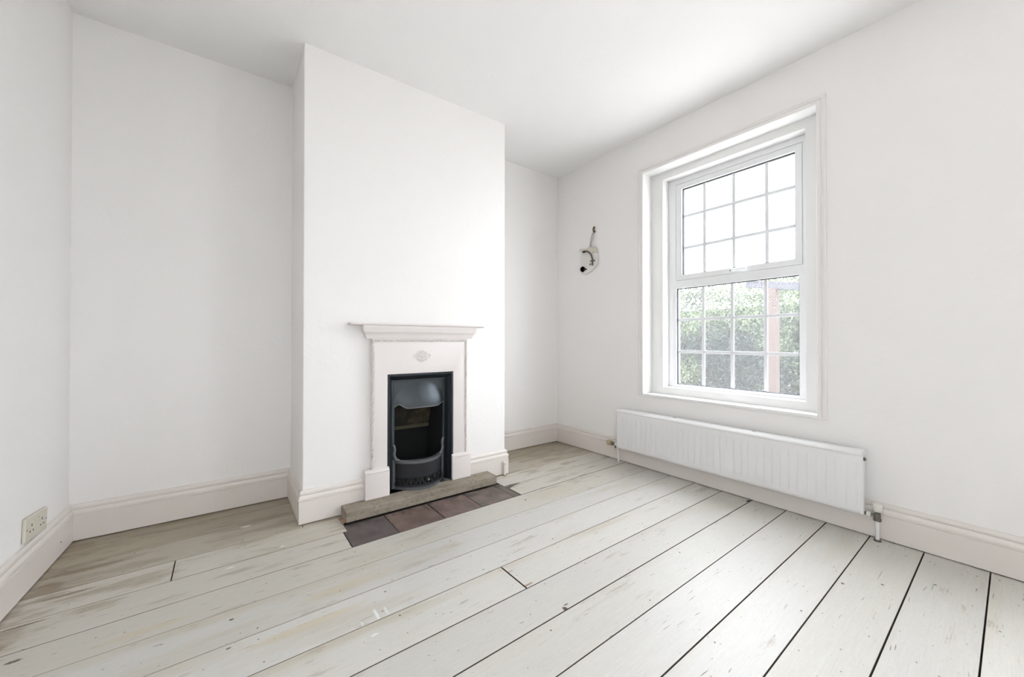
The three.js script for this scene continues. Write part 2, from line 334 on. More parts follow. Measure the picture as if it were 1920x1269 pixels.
// ---- skirting boards, mitred at the corners
const SK = [[0, 0.0045], [0.017, 0.0045], [0.018, 0.0055], [0.018, 0.121], [0.0145, 0.1225], [0.0145, 0.1265], [0.018, 0.128], [0.0195, 0.136], [0.0185, 0.143], [0.0155, 0.149], [0.0125, 0.153], [0.0080, 0.1545], [0.0080, 0.1585], [0.0125, 0.160], [0.0125, 0.168], [0.0105, 0.174], [0.0075, 0.178], [0, 0.179]].map(([o, h]) => [o + (o > 0 ? 0.002 : 0), h]);
const skA = sweep([[leftX(ZB), ZB], [-W, 0], [CA, 0], [CA, D], [-1.9885, D]], SK);
['baseboard_left', 'baseboard_alcove_left', 'baseboard_chimney_side', 'baseboard_chimney_left'].forEach((n, i) => { const b = struct(n, skA[i], M.trim); if (!i) mesh('nail', cyl(0.0035, 0.0035, 0.004, [leftX(0.163) + 0.0195, 0.062, 0.163], 'x', 10), M.grime, b); });
const skB = sweep([[-1.286, D], [CB, D], [CB, 0], [0, 0], [0, ZB]], SK);
['baseboard_chimney_right', 'baseboard_chimney_return', 'baseboard_alcove_right', 'baseboard_right'].forEach((n, i) => struct(n, skB[i], M.trim));
struct('baseboard_front', sweep([[0, ZB], [leftX(ZB), ZB]], SK)[0], M.trim);

// ---- the window
const win = structGroup('fill_window_1');
{
  const AR = [[0, 0], [0, 0.010], [0.004, 0.013], [0.016, 0.013], [0.019, 0.0095], [0.023, 0.0095], [0.026, 0.014], [0.036, 0.015], [0.041, 0.012], [0.044, 0.006], [0.044, 0]];
  sweep([[O1[0], 0.556], [O1[0], O1[3]], [O1[1], O1[3]], [O1[1], 0.556]], AR, [null, null], (a, b, h) => [-h, b, a]).forEach((g) => mesh('architrave', g, M.casing, win));
  // lining of the outer opening
  mesh('jamb_lining', box(-0.001, 0.11, O1[2], O1[3], O1[0] - 0.02, O1[0]), M.joinery, win);
  mesh('jamb_lining', box(-0.001, 0.11, O1[2], O1[3], O1[1], O1[1] + 0.02), M.joinery, win);
  mesh('head_lining', box(-0.001, 0.11, O1[3], O1[3] + 0.02, O1[0] - 0.02, O1[1] + 0.02), M.joinery, win);
  mesh('window_sill', box(-0.008, 0.11, O1[2] - 0.019, O1[2], O1[0], O1[1], 0.003), M.joinery, win);
  // the old sash box, stepping in to the inner opening
  mesh('sash_box', frameX(0.1065, 0.19, [O1[0] - 0.015, O1[1] + 0.015, O1[2] - 0.015, O1[3] + 0.015], [O2], 0.004), M.joinery, win);
  // white plastic frame with a transom
  const LG = [1.147, 1.955, 0.649, 1.393], UG = [1.1946, 1.9346, 1.4935, 2.162];    // lower and upper glass
  mesh('window_frame', frameX(0.19, 0.25, [O2[0] - 0.06, O2[1] + 0.06, O2[2] - 0.05, O2[3] + 0.05], [[1.1475, 1.974, 1.455, 2.204], LG], 0.003), M.upvc, win);
  const gap = 0.0018, sash = mesh('sash', frameX(0.1885, 0.244, [1.1475 + gap, 1.974 - gap, 1.4555, 2.204 - gap], [UG], 0.0035), M.upvc, win);
  mesh('sash_gap', frameX(0.206, 0.24, [1.14, 1.98, 1.452, 2.21], [[1.165, 1.96, 1.47, 2.19]], 0), M.gasket, win);
  const glazing = (parent, G, zs, ys) => {
    const [z0, z1, y0, y1] = G, r = 0.0045;
    mesh('gasket', frameX(0.2035, 0.222, [z0 - 0.01, z1 + 0.01, y0 - 0.01, y1 + 0.01], [[z0 + r, z1 - r, y0 + r, y1 - r]], 0), M.gasket, parent);
    for (const z of zs) mesh('glazing_bar', box(0.209, 0.2185, y0, y1, z - 0.0108, z + 0.0108, 0.002), M.bar, parent);
    for (const y of ys) mesh('glazing_bar', box(0.2092, 0.2183, y - 0.0108, y + 0.0108, z0, z1, 0.002), M.bar, parent);
    const zz = [z0, ...zs, z1], yy = [y0, ...ys, y1];
    for (let i = 0; i + 1 < zz.length; i++) for (let j = 0; j + 1 < yy.length; j++) {
      const g = new THREE.PlaneGeometry(zz[i + 1] - zz[i], yy[j + 1] - yy[j]); g.rotateY(-Math.PI / 2); g.translate(0.2225, (yy[j] + yy[j + 1]) / 2, (zz[i] + zz[i + 1]) / 2);
      mesh('pane', g, M.glass, parent);
    }
  };
  glazing(sash, UG, [1.361, 1.567, 1.773], [1.704, 1.949]);
  const fixed = mesh('fixed_light', frameX(0.2, 0.226, [1.14, 1.962, 0.642, 1.4], [LG], 0.0015), M.upvc, win);
  glazing(fixed, LG, [1.351, 1.5545, 1.764], [0.9027, 1.1496]);
  // cockspur handle
  const hy = 1.4755, hz = 1.586, base = mesh('window_handle', [box(0.180, 0.1895, hy - 0.008, hy + 0.008, hz - 0.028, hz + 0.03, 0.003), cyl(0.007, 0.006, 0.014, [0.175, hy, hz - 0.012], 'x')], M.upvc, win);
  mesh('lever', [box(0.163, 0.171, hy - 0.006, hy + 0.006, hz - 0.02, hz + 0.075, 0.003)], M.upvc, base);
  mesh('catch', [cyl(0.0045, 0.0045, 0.012, [0.172, hy - 0.002, hz - 0.024], 'x'), box(0.168, 0.180, hy - 0.005, hy + 0.004, hz + 0.006, hz + 0.016)], M.grime, base);
}

// ================================================================ THINGS
// ---- concrete hearth slab and the quarry tiles in front of it
{
  const t = thing('hearth_slab', 'rough grey concrete slab under the black cast-iron fireplace', 'hearth');
  const g = new RoundedBoxGeometry(0.976, 0.058, 0.118, 3, 0.004).toNonIndexed(), p = g.attributes.position;
  for (let i = 0; i < p.count; i++) {                                          // worn arrises and a slightly uneven face
    const x = p.getX(i), y = p.getY(i), z = p.getZ(i), e = smooth(0.02, 0.029, Math.abs(y)) * smooth(0.05, 0.059, Math.abs(z));
    const w = (noise(x * 14 + 9, y * 30 + z * 12) - 0.5) * 0.006 * e;
    p.setXYZ(i, x + w * 0.3, y - Math.sign(y) * Math.abs(w), z - Math.sign(z) * Math.abs(w));
  }
  g.computeVertexNormals();
  mesh('slab', metreUV(g), M.stone, t); t.position.set(-1.627, 0.0325, 0.5535);
  // crumbled mortar and brick at the left end
  const bits = [];
  for (let i = 0; i < 16; i++) { const r = R(0.004, 0.011), q = new THREE.DodecahedronGeometry(r, 0); q.scale(1, R(0.5, 0.9), R(0.8, 1.3)); q.rotateY(R(0, 6)); q.translate(-0.488 - R(-0.004, 0.016), -0.03 + r * 0.4, R(-0.035, 0.058)); bits.push(metreUV(q)); }
  const rub = mesh('rubble', bits, std({ color: new THREE.Color(0.36, 0.22, 0.16), roughness: 1 }), t); rub.userData = { kind: 'stuff' };
}
{
  const t = thing('tile_hearth', 'row of worn brown and purple quarry tiles let into the floorboards before the fireplace', 'hearth');
  mesh('mortar_bed', box(-2.151, -1.113, -0.03, -0.014, 0.598, 0.884), M.grout, t);
  const xs = [-2.149, -1.917, -1.656, -1.409, -1.169, -1.116];
  const cols = [[93, 84, 82], [117, 99, 90], [121, 103, 95], [117, 105, 95], [108, 98, 88]];
  xs.slice(0, -1).forEach((x0, i) => {
    const c = cols[i], ox = i * 31.3 + 3, map = texture(256, 256, (x, y) => {
      const n = fbm(x / 60 + ox, y / 60 + ox, 4), s = noise(x / 3 + ox, y / 3), edge = smooth(0.36, 0.62, fbm(x / 26 + ox, y / 40 - ox, 4) * (0.55 + 0.6 * smooth(120, 0, y)));
      const k = 0.78 + 0.36 * n + 0.14 * (s - 0.5); const q = mix3([c[0] * k, c[1] * k, c[2] * k], [66, 60, 60], edge * 0.65);
      return q.map((v) => clamp(v, 0, 255));
    });
    const m = std({ map, roughness: 0.62, bumpMap: map, bumpScale: 0.002 });
    const tile = (a, b, c0, c1, top) => {
      const g = new RoundedBoxGeometry(b - a, 0.012, c1 - c0, 2, 0.0022).toNonIndexed(); g.translate((a + b) / 2, top - 0.006, (c0 + c1) / 2);
      const p = g.attributes.position, uv = new Float32Array(p.count * 2); for (let k = 0; k < p.count; k++) { uv[2 * k] = (p.getX(k) - x0) / 0.26; uv[2 * k + 1] = (p.getZ(k) - 0.6) / 0.285; }
      g.setAttribute('uv', new THREE.BufferAttribute(uv, 2)); mesh('tile', g, m, t);
    };
    const gap = i === 3 || i === 2 ? 0.0035 : 0.0022, front = seam(5, (x0 + xs[i + 1]) / 2) - 0.0055;
    tile(x0 + gap, xs[i + 1] - gap, 0.652 + R(-0.002, 0.002), front, 0.0005 + R(-0.0015, 0.001));
    tile(x0 + gap, xs[i + 1] - gap - 0.002, 0.622, 0.6465 + R(-0.003, 0.001), -0.001 + R(-0.002, 0.001));
  });
}

// ---- painted fireplace surround
{
  const t = thing('fireplace_surround', 'white painted fireplace surround with mantel shelf, rope moulding and small rosette', 'fireplace');
  const z0 = D - 0.001, zf = D + 0.030, xl = -1.9465, xr = -1.3095, il = -1.8545, ir = -1.412, it = 0.7805, yb = 0.0615;
  const s = new THREE.Shape(); s.moveTo(xl, yb); s.lineTo(xl, 1.0); s.lineTo(xr, 1.0); s.lineTo(xr, yb); s.lineTo(ir, yb); s.lineTo(ir, it); s.lineTo(il, it); s.lineTo(il, yb); s.closePath();
  const g = new THREE.ExtrudeGeometry(s, { depth: zf - z0 - 0.003, bevelEnabled: true, bevelSize: 0.003, bevelThickness: 0.003, bevelOffset: -0.003, bevelSegments: 2 }); g.translate(0, 0, z0);
  mesh('front_panel', metreUV(toCreasedNormals(g, 0.5)), M.surround, t);
  // shelf with a moulded front edge, cove and bed mould below
  const half = 0.4445, sh = [[0, 1.0755], [0.062, 1.0755], [0.0665, 1.0785], [0.068, 1.083], [0.0655, 1.0875], [0.060, 1.089], [0, 1.089]];
  const around = (hw, dz) => [[XC - hw + dz, D], [XC - hw + dz, D], [XC + hw - dz, D], [XC + hw - dz, D]];
  const shelf = new THREE.BufferGeometry();
  { // shelf: profile runs round three sides
    const parts = sweep([[XC - half + 0.068, D - 0.001], [XC - half + 0.068, D + 0.0005], [XC + half - 0.068, D + 0.0005], [XC + half - 0.068, D - 0.001]], sh.map(([o, h]) => [o, h]));
    mesh('mantel_shelf', parts, M.surround, t);
  }
  const cove = [[0, 0.998], [0.034, 0.998], [0.034, 1.004], [0.037, 1.006], [0.0385, 1.012], [0.042, 1.022], [0.047, 1.03], [0.0525, 1.035], [0.0525, 1.039], [0.0555, 1.042], [0.0555, 1.052], [0.058, 1.056], [0.058, 1.0755], [0, 1.0755]];
  mesh('cornice', sweep([[xl + 0.030 - 0.03, D - 0.001], [xl, D + 0.0005], [xr, D + 0.0005], [xr, D - 0.001]], cove), M.surround, t);
  // twisted rope beads
  const rope = (a, b) => {
    const A = V(...a), B = V(...b), L = A.distanceTo(B), dir = B.clone().sub(A).normalize(), u = Math.abs(dir.y) > 0.5 ? V(1, 0, 0) : V(0, 1, 0), w = dir.clone().cross(u), out = [];
    for (const ph of [0, Math.PI]) {
      class Helix extends THREE.Curve { getPoint(k, v = new THREE.Vector3()) { const a = ph + k * L / 0.026 * Math.PI * 2; return v.copy(A).addScaledVector(dir, k * L).addScaledVector(u, 0.0045 * Math.cos(a)).addScaledVector(w, 0.0045 * Math.sin(a)); } }
      out.push(new THREE.TubeGeometry(new Helix(), Math.round(L / 0.003), 0.0050, 6, false));
    }
    return out;
  };
  mesh('rope_moulding', rope([xl + 0.007, 0.226, zf], [xl + 0.007, 0.992, zf]), M.surround, t);
  mesh('rope_moulding', rope([xr - 0.007, 0.226, zf], [xr - 0.007, 0.992, zf]), M.surround, t);
  mesh('rope_moulding', rope([xl + 0.014, 0.987, zf], [xr - 0.014, 0.987, zf]), M.surround, t);
  // plinth blocks
  for (const [a, b] of [[-1.989, -1.8455], [-1.4265, -1.2865]]) {
    const zf2 = D + 0.048, zk = D + 0.0296, outerSide = a < -1.8 ? [a, xl - 0.001] : [xr + 0.001, b];
    const pr = [[0, yb], [0.0, 0.2055], [-0.0035, 0.2065], [-0.0035, 0.2090], [0, 0.2105], [0.0, 0.214], [-0.003, 0.219], [-0.009, 0.2215], [-0.0115, 0.226], [-0.0115, 0.229]];
    const sh2 = new THREE.Shape(); sh2.moveTo(zk, yb); for (const [o, y] of pr) sh2.lineTo(zf2 + o, y); sh2.lineTo(zk, 0.229); sh2.closePath();
    const e = new THREE.ExtrudeGeometry(sh2, { depth: b - a - 0.008, bevelEnabled: true, bevelSize: 0.004, bevelThickness: 0.004, bevelOffset: -0.004, bevelSegments: 3 });
    e.rotateY(-Math.PI / 2); e.translate(b - 0.004, 0, 0);
    const side = box(outerSide[0], outerSide[1], yb, 0.2275, D - 0.001, zk + 0.006, 0.003);
    mesh('plinth_block', [metreUV(toCreasedNormals(e, 0.5)), side], M.surround, t);
  }
  // rosette: oval ring, leaf scrolls and a domed centre
  const parts = [], cx = XC, cy = 0.889, put3 = (g2, x, y, z = zf) => { g2.translate(cx + x, cy + y, z); parts.push(g2); };
  const disc = new THREE.SphereGeometry(0.039, 30, 14); disc.scale(1.05, 0.95, 0.14); put3(disc, 0, 0);
  const ring = new THREE.TorusGeometry(0.0375, 0.0042, 8, 44); ring.scale(1.05, 0.95, 1); put3(ring, 0, 0);
  for (const [n, r, q0] of [[14, 0.0285, 0.0078], [9, 0.0165, 0.0072]]) for (let i = 0; i < n; i++) { const a = (i + (n === 9 ? 0.5 : 0)) / n * Math.PI * 2, q = new THREE.SphereGeometry(q0, 10, 8); q.scale(1.1, 0.72, 0.75); q.rotateZ(a); put3(q, r * 1.04 * Math.cos(a), r * 0.95 * Math.sin(a), zf + 0.0025); }
  const dome = new THREE.SphereGeometry(0.0085, 14, 10); dome.scale(1, 1, 0.9); put3(dome, 0, 0, zf + 0.004);
  for (const sx of [1, -1]) { const q = new THREE.TorusGeometry(0.0095, 0.0036, 6, 18, Math.PI * 1.6); q.rotateZ(sx > 0 ? -2.2 : 0.9); put3(q, sx * 0.046, 0.002); }
  mesh('rosette', parts.map((q) => toCreasedNormals(q, 1)), M.surround, t);
}

// ---- cast-iron fireplace insert
{
  const t = thing('fireplace_insert', 'black cast-iron fireplace with domed hood and bow-fronted grate', 'fireplace');
  const il = -1.8535, ir = -1.413, yb = 0.0625, yt = 0.7795, zr = D + 0.024, zp = D - 0.034;     // rim front, inner panel
  const pl = -1.807, pr = -1.4325, pt = 0.742;                                                   // inner panel outline
  // splayed rim: outer bead, then the slope in to the panel (left, top, right)
  const rim = [[0, 0], [0, 0.024], [0.003, 0.0275], [0.011, 0.0275], [0.014, 0.024], [0.016, 0.018], [0.026, 0.006], [0.030, -0.004], [0.036, -0.03], [0.042, -0.036], [0.042, -0.05], [0, -0.05]].map(([o, h]) => [-o, h]);
  const rimG = sweep([[il, yb], [il, yt], [ir, yt], [ir, yb]], rim, [null, null], (a, b, h) => [a, b, D + h]);
  mesh('rim', rimG, M.iron, t);
  // hood: flat panel that swells into a dome, with a waved lower edge
  const xa = pl - 0.003, xb = pr + 0.010, NX = 64, NY = 40, lower = (u) => 0.557 + 0.026 * Math.exp(-(((u - 0.12) / 0.075) ** 2)) + 0.019 * Math.exp(-(((u - 0.89) / 0.075) ** 2)) + 0.003 * Math.exp(-(((u - 0.5) / 0.2) ** 2));
  const bulge = (u, v) => { const dx = (u - 0.5) / 0.45, dv = (1 - v) / 0.86, arch = 1 - dx * dx - dv * dv; return arch > 0 ? 0.046 * Math.pow(arch, 1.1) : 0; };
  const hood = new THREE.PlaneGeometry(1, 1, NX, NY), hp = hood.attributes.position;
  for (let i = 0; i < hp.count; i++) {
    const u = hp.getX(i) + 0.5, v = 0.5 - hp.getY(i), y0 = lower(u);                              // v: 0 at the top, 1 at the lower edge
    hp.setXYZ(i, xa + (xb - xa) * u, pt + 0.006 + (y0 - pt - 0.006) * v, zp + bulge(u, v));
  }
  hood.computeVertexNormals();
  const inner = hood.clone().toNonIndexed(), ip = inner.attributes.position; for (let i = 0; i < ip.count; i++) ip.setZ(i, ip.getZ(i) - 0.008);
  mesh('hood', [hood, inner], M.hood, t);
  const lip = []; for (let i = 0; i <= 40; i++) { const u = i / 40; lip.push([xa + (xb - xa) * u, lower(u), zp - 0.003 + bulge(u, 1)]); }
  mesh('hood_lip', tube(lip, 0.0048, 90, 8), M.ironWorn, t);
  // flat bead that frames the panel
  mesh('panel_bead', [box(pl, pr + 0.004, 0.728, 0.738, zp, zp + 0.007, 0.003), box(pl + 0.006, pl + 0.016, 0.58, 0.738, zp, zp + 0.007, 0.003), box(pr - 0.014, pr - 0.004, 0.58, 0.738, zp, zp + 0.007, 0.003)], M.hood, t);
  // jambs of the opening
  const jw = 0.016;
  mesh('jamb', box(pl - 0.004, pl + jw, yb, 0.741, zp - 0.012, zp + 0.005, 0.003), M.hood, t);
  mesh('jamb', box(pr - jw - 0.012, pr + 0.006, yb, 0.741, zp - 0.012, zp + 0.005, 0.003), M.hood, t);
  // fire chamber: splayed cheeks, leaning brick back with a ledge, floor
  const ol = pl + jw, or = pr - jw - 0.01, bl = -1.755, br = -1.492, zb = D - 0.205;
  const quad = (...q) => { const g = new THREE.BufferGeometry(), p = [q[0], q[1], q[2], q[0], q[2], q[3]].flat(); g.setAttribute('position', new THREE.Float32BufferAttribute(p, 3)); g.setAttribute('uv', new THREE.Float32BufferAttribute([0, 0, 1, 0, 1, 1, 0, 0, 1, 1, 0, 1], 2)); g.computeVertexNormals(); return g; };
  const back = (y) => (y < 0.405 ? zb : zb + (y - 0.405) * 0.40);
  const cheek = (xo, xi) => join([quad([xo, yb, zp - 0.006], [xi, yb, zb], [xi, 0.405, zb], [xo, 0.405, zp - 0.006]), quad([xo, 0.405, zp - 0.006], [xi, 0.405, zb], [xi, 0.74, back(0.74)], [xo, 0.74, zp - 0.006])]);
  mesh('cheek', cheek(ol, bl), M.soot, t); mesh('cheek', cheek(or, br), M.soot, t);
  mesh('fire_back', quad([bl, yb, zb], [br, yb, zb], [br, 0.39, zb], [bl, 0.39, zb]), M.soot, t);
  const brickMap = texture(256, 256, (x, y) => { const n = fbm(x / 40 + 7, y / 26, 4), v = noise(x / 5, y / 22 + 5), k = 0.34 + 0.5 * n, soot = smooth(0.42, 0.66, fbm(x / 70 + 30, y / 50 + 12, 4)); const c = mix3([96 * k, 84 * k, 58 * k], [30, 30, 26], soot * 0.85); return c.map((q) => clamp(q + 10 * (v - 0.5), 0, 255)); });
  const brickM = std({ map: brickMap, roughness: 0.95 });
  mesh('fire_brick', quad([bl, 0.412, back(0.412) + 0.012], [br, 0.412, back(0.412) + 0.012], [br, 0.74, back(0.74) + 0.012], [bl, 0.74, back(0.74) + 0.012]), brickM, t);
  mesh('brick_ledge', box(bl - 0.003, br + 0.003, 0.388, 0.412, zb, zb + 0.02, 0.005), std({ color: new THREE.Color(0.06, 0.055, 0.036), roughness: 0.95 }), t);
  mesh('ash_floor', box(ol - 0.01, or + 0.01, 0.062, 0.066, zb, zp), M.soot, t);
  mesh('smoke_shelf', quad([bl, 0.74, back(0.74)], [br, 0.74, back(0.74)], [or, 0.742, zp - 0.006], [ol, 0.742, zp - 0.006]), M.soot, t);
  // bow-fronted grate
  const gl = -1.797, gr = -1.4635, hw = (gr - gl) / 2, gx = (gl + gr) / 2, ze = zp + 0.004;
  const bow = (x, b) => ze + b * (1 - ((x - gx) / hw) ** 2);
  const band = (y0, y1, b, thick, n = 40, inset = 0, tilt = 0) => {                             // a curved upright strip with thickness
    const pos = [], P = (k, y, o) => { const x = gl + inset + (gr - gl - 2 * inset) * k / n; return [x, y, bow(x, b) + o + tilt * (y - y0)]; };
    const f = (a, c, d, e) => pos.push(...a, ...c, ...d, ...a, ...d, ...e);
    for (let k = 0; k < n; k++) {
      f(P(k, y0, 0), P(k + 1, y0, 0), P(k + 1, y1, 0), P(k, y1, 0)); f(P(k, y1, 0), P(k + 1, y1, 0), P(k + 1, y1, -thick), P(k, y1, -thick));
      f(P(k, y1, -thick), P(k + 1, y1, -thick), P(k + 1, y0, -thick), P(k, y0, -thick)); f(P(k, y0, -thick), P(k + 1, y0, -thick), P(k + 1, y0, 0), P(k, y0, 0));
    }
    const g = new THREE.BufferGeometry(); g.setAttribute('position', new THREE.Float32BufferAttribute(pos, 3)); g.computeVertexNormals();
    return metreUV(toCreasedNormals(g, 0.6));
  };
  mesh('grate_rim', band(0.222, 0.240, 0.104, 0.034), M.ironWorn, t);
  mesh('grate_front', band(0.150, 0.223, 0.096, 0.008, 40, 0.012), M.grate, t);
  mesh('front_bead', band(0.143, 0.150, 0.100, 0.012, 40, 0.010), M.iron, t);
  // ash pit cover with pierced holes, drawn between two rails
  const cover = [band(0.079, 0.090, 0.097, 0.007, 40, 0.012), band(0.132, 0.143, 0.097, 0.007, 40, 0.012)];
  for (let i = 0; i <= 17; i++) { const k = i / 17, x = gl + 0.014 + (gr - gl - 0.028) * k, z = bow(x, 0.097), a = -Math.atan(-2 * 0.097 * (x - gx) / hw / hw); const slant = (i % 3 - 1) * 0.35, q = new THREE.BoxGeometry(0.0075, 0.052, 0.006); q.rotateZ(slant); q.rotateY(a); q.translate(x, 0.111, z - 0.004); cover.push(q); if (i % 3 === 1) { const o = new THREE.TorusGeometry(0.0095, 0.003, 6, 14); o.rotateY(a); o.translate(x, 0.111, z - 0.003); cover.push(o); } }
  mesh('ash_cover', cover, M.grate, t);
  mesh('ash_cover_back', band(0.08, 0.142, 0.085, 0.004, 40, 0.014), M.soot, t);
  const kz = bow(gx + 0.028, 0.104); mesh('knob', lathe([[0, 0], [0.005, 0], [0.004, 0.006], [0.008, 0.011], [0.0085, 0.016], [0.005, 0.020], [0, 0.0205]], [gx + 0.022, 0.113, kz - 0.010], 'z', 16), M.ironWorn, t);
  mesh('base_rim', band(0.0625, 0.077, 0.116, 0.05, 40, 0), M.ironWorn, t);
  // posts at both ends, curling up into horns
  for (const [x, sx] of [[gl + 0.004, 1], [gr - 0.002, -1]]) {
    mesh('horn', [box(x - 0.011, x + 0.009, 0.0625, 0.245, ze - 0.012, ze + 0.006, 0.004), tube([[x + sx * 0.032, 0.233, ze + 0.016], [x + sx * 0.010, 0.246, ze + 0.008], [x - sx * 0.001, 0.272, ze + 0.004], [x + sx * 0.001, 0.305, ze + 0.004], [x - sx * 0.004, 0.33, ze + 0.003], [x - sx * 0.009, 0.336, ze + 0.003]], 0.0098, 36, 9)], M.ironWorn, t);
  }
  for (let i = 0; i < 11; i++) { const x = gl + 0.05 + i * 0.024; mesh('grate_bar', box(x - 0.005, x + 0.005, 0.165, 0.178, zb + 0.01, bow(x, 0.08) - 0.012, 0.003), std({ color: new THREE.Color(0.022, 0.019, 0.016), roughness: 0.9 }), t); }
}

// ---- radiator under the window
{
  const t = thing('radiator', 'long low white panel radiator with narrow vertical flutes beneath the window', 'radiator');
  const za = 0.787, zb = 2.303, ya = 0.119, yb = 0.417, xf = -0.086, N = 35, pitch = (zb - za - 0.05) / N;
  const nz = N * 14, ny = 34, g = new THREE.PlaneGeometry(1, 1, nz, ny), p = g.attributes.position;
  for (let i = 0; i < p.count; i++) {
    const u = p.getX(i) + 0.5, v = p.getY(i) + 0.5, z = za + (zb - za) * u, y = ya + (yb - ya) * v;
    const e = smooth(0, 0.010, z - za) * smooth(0, 0.010, zb - z) * smooth(0, 0.012, y - ya) * smooth(0, 0.012, yb - y);
    const s = (z - za - 0.025) / pitch, d = Math.abs(s - Math.round(s)) * pitch, inside = smooth(0.0, 0.004, z - za - 0.02) * smooth(0, 0.004, zb - 0.02 - z);
    const flute = (1 - smooth(0.0015, 0.0055, d)) * smooth(0.031, 0.041, y - ya) * smooth(0.040, 0.050, yb - y) * inside;
    const field = smooth(0.027, 0.033, y - ya) * smooth(0.033, 0.040, yb - y) * smooth(0.014, 0.019, z - za) * smooth(0.014, 0.019, zb - z);
    p.setXYZ(i, xf + 0.006 * (1 - e) - 0.0016 * field * (1 - flute) + 0.0008 * flute, y, z);
  }
  const idx = g.index.array; for (let i = 0; i < idx.length; i += 3) { const q = idx[i]; idx[i] = idx[i + 1]; idx[i + 1] = q; }
  g.computeVertexNormals();
  mesh('front_panel', g, M.radiator, t);
  mesh('panel_body', box(xf + 0.006, xf + 0.016, ya + 0.001, yb - 0.001, za + 0.001, zb - 0.001, 0.003), M.radiator, t);
  mesh('back_panel', box(-0.036, -0.026, ya, yb + 0.002, za + 0.004, zb - 0.004, 0.004), M.radiator, t);
  const fins = []; for (let i = 0; i < 58; i++) { const z = za + 0.03 + i * (zb - za - 0.06) / 57; fins.push(new THREE.BoxGeometry(0.034, 0.25, 0.0012).translate(-0.053, (ya + yb) / 2, z)); }
  const fin = mesh('fins', fins, M.radiatorFin, t); fin.userData = { kind: 'stuff' };
  { // rounded cover over the top
    const c = new THREE.Shape(); [[-0.0865, yb - 0.006], [-0.0885, yb - 0.002], [-0.087, yb + 0.004], [-0.080, yb + 0.010], [-0.066, yb + 0.0165], [-0.050, yb + 0.0195], [-0.034, yb + 0.020], [-0.028, yb + 0.017], [-0.026, yb + 0.010], [-0.026, yb - 0.006]].forEach(([x, y], i) => (i ? c.lineTo(x, y) : c.moveTo(x, y)));
    const e = new THREE.ExtrudeGeometry(c, { depth: zb - za - 0.002, bevelEnabled: false }); e.translate(0, 0, za + 0.001);
    mesh('top_cover', metreUV(toCreasedNormals(e, 0.7)), M.radiator, t);
  }
  for (const z of [1.28, 1.798]) mesh('air_slot', [box(-0.056, -0.049, yb + 0.012, yb + 0.0197, z - 0.013, z + 0.002, 0.001), box(-0.055, -0.050, yb + 0.012, yb + 0.0199, z + 0.004, z + 0.010, 0.001)], M.grime, t);
  for (const z of [za + 0.010, zb - 0.010]) mesh('end_bracket', box(-0.068, -0.036, ya + 0.19, yb - 0.012, z - 0.003, z + 0.003, 0.001), M.radiator, t);
  for (const z of [1.05, 2.05]) mesh('wall_bracket', box(-0.027, -0.0006, ya + 0.05, yb - 0.04, z - 0.015, z + 0.015, 0.002), M.radiator, t);
  mesh('bleed_plug', lathe([[0, 0], [0.009, 0], [0.009, 0.006], [0.005, 0.007], [0.005, 0.010], [0, 0.010]], [-0.052, yb - 0.026, zb - 0.004], 'z', 14), M.grime, t);
  // right valve: white cap, tarnished body, tail pipe
  const vr = new THREE.Group(); put(vr, 'valve', t);
  mesh('valve_body', [cyl(0.0125, 0.0125, 0.038, [-0.052, 0.118, 2.3495]), cyl(0.015, 0.015, 0.013, [-0.052, 0.105, 2.3495], 'y', 6), cyl(0.0085, 0.0085, 0.045, [-0.052, 0.122, 2.325], 'z')], M.chrome, vr);
  mesh('valve_nut', [cyl(0.0135, 0.0135, 0.016, [-0.052, 0.122, 2.318], 'z', 6)], M.plastic, vr);
  mesh('valve_cap', lathe([[0, 0], [0.0135, 0], [0.0185, 0.022], [0.0185, 0.036], [0.0160, 0.040], [0, 0.041]], [-0.052, 0.144, 2.3495], 'y', 26), M.plastic, vr);
  mesh('feed_pipe', cyl(0.0078, 0.0078, 0.1, [-0.052, 0.05, 2.3495]), M.radiator, t);
  mesh('pipe_collar', cyl(0.015, 0.012, 0.008, [-0.052, 0.004, 2.3495]), M.grime, t);
  // left valve: old knob pointing along the wall
  const vl = new THREE.Group(); put(vl, 'valve', t);
  mesh('valve_body', [cyl(0.0115, 0.0115, 0.046, [-0.056, 0.137, 0.750], 'z'), cyl(0.0105, 0.0105, 0.036, [-0.056, 0.125, 0.762]), cyl(0.0155, 0.0155, 0.013, [-0.056, 0.137, 0.731], 'z', 6)], M.chrome, vl);
  mesh('valve_nut', cyl(0.0145, 0.0145, 0.026, [-0.056, 0.137, 0.770], 'z', 6), M.plastic, vl);
  mesh('valve_knob', lathe([[0, 0], [0.019, 0], [0.0225, 0.006], [0.0225, 0.030], [0.020, 0.036], [0.008, 0.038], [0, 0.038]], [-0.056, 0.137, 0.714], '-z', 22), M.oldKnob, vl);
  mesh('feed_pipe', tube([[-0.056, 0.128, 0.766], [-0.056, 0.108, 0.774], [-0.055, 0.08, 0.782], [-0.054, 0.0, 0.784]], 0.0072, 24, 10), M.radiator, t);
}

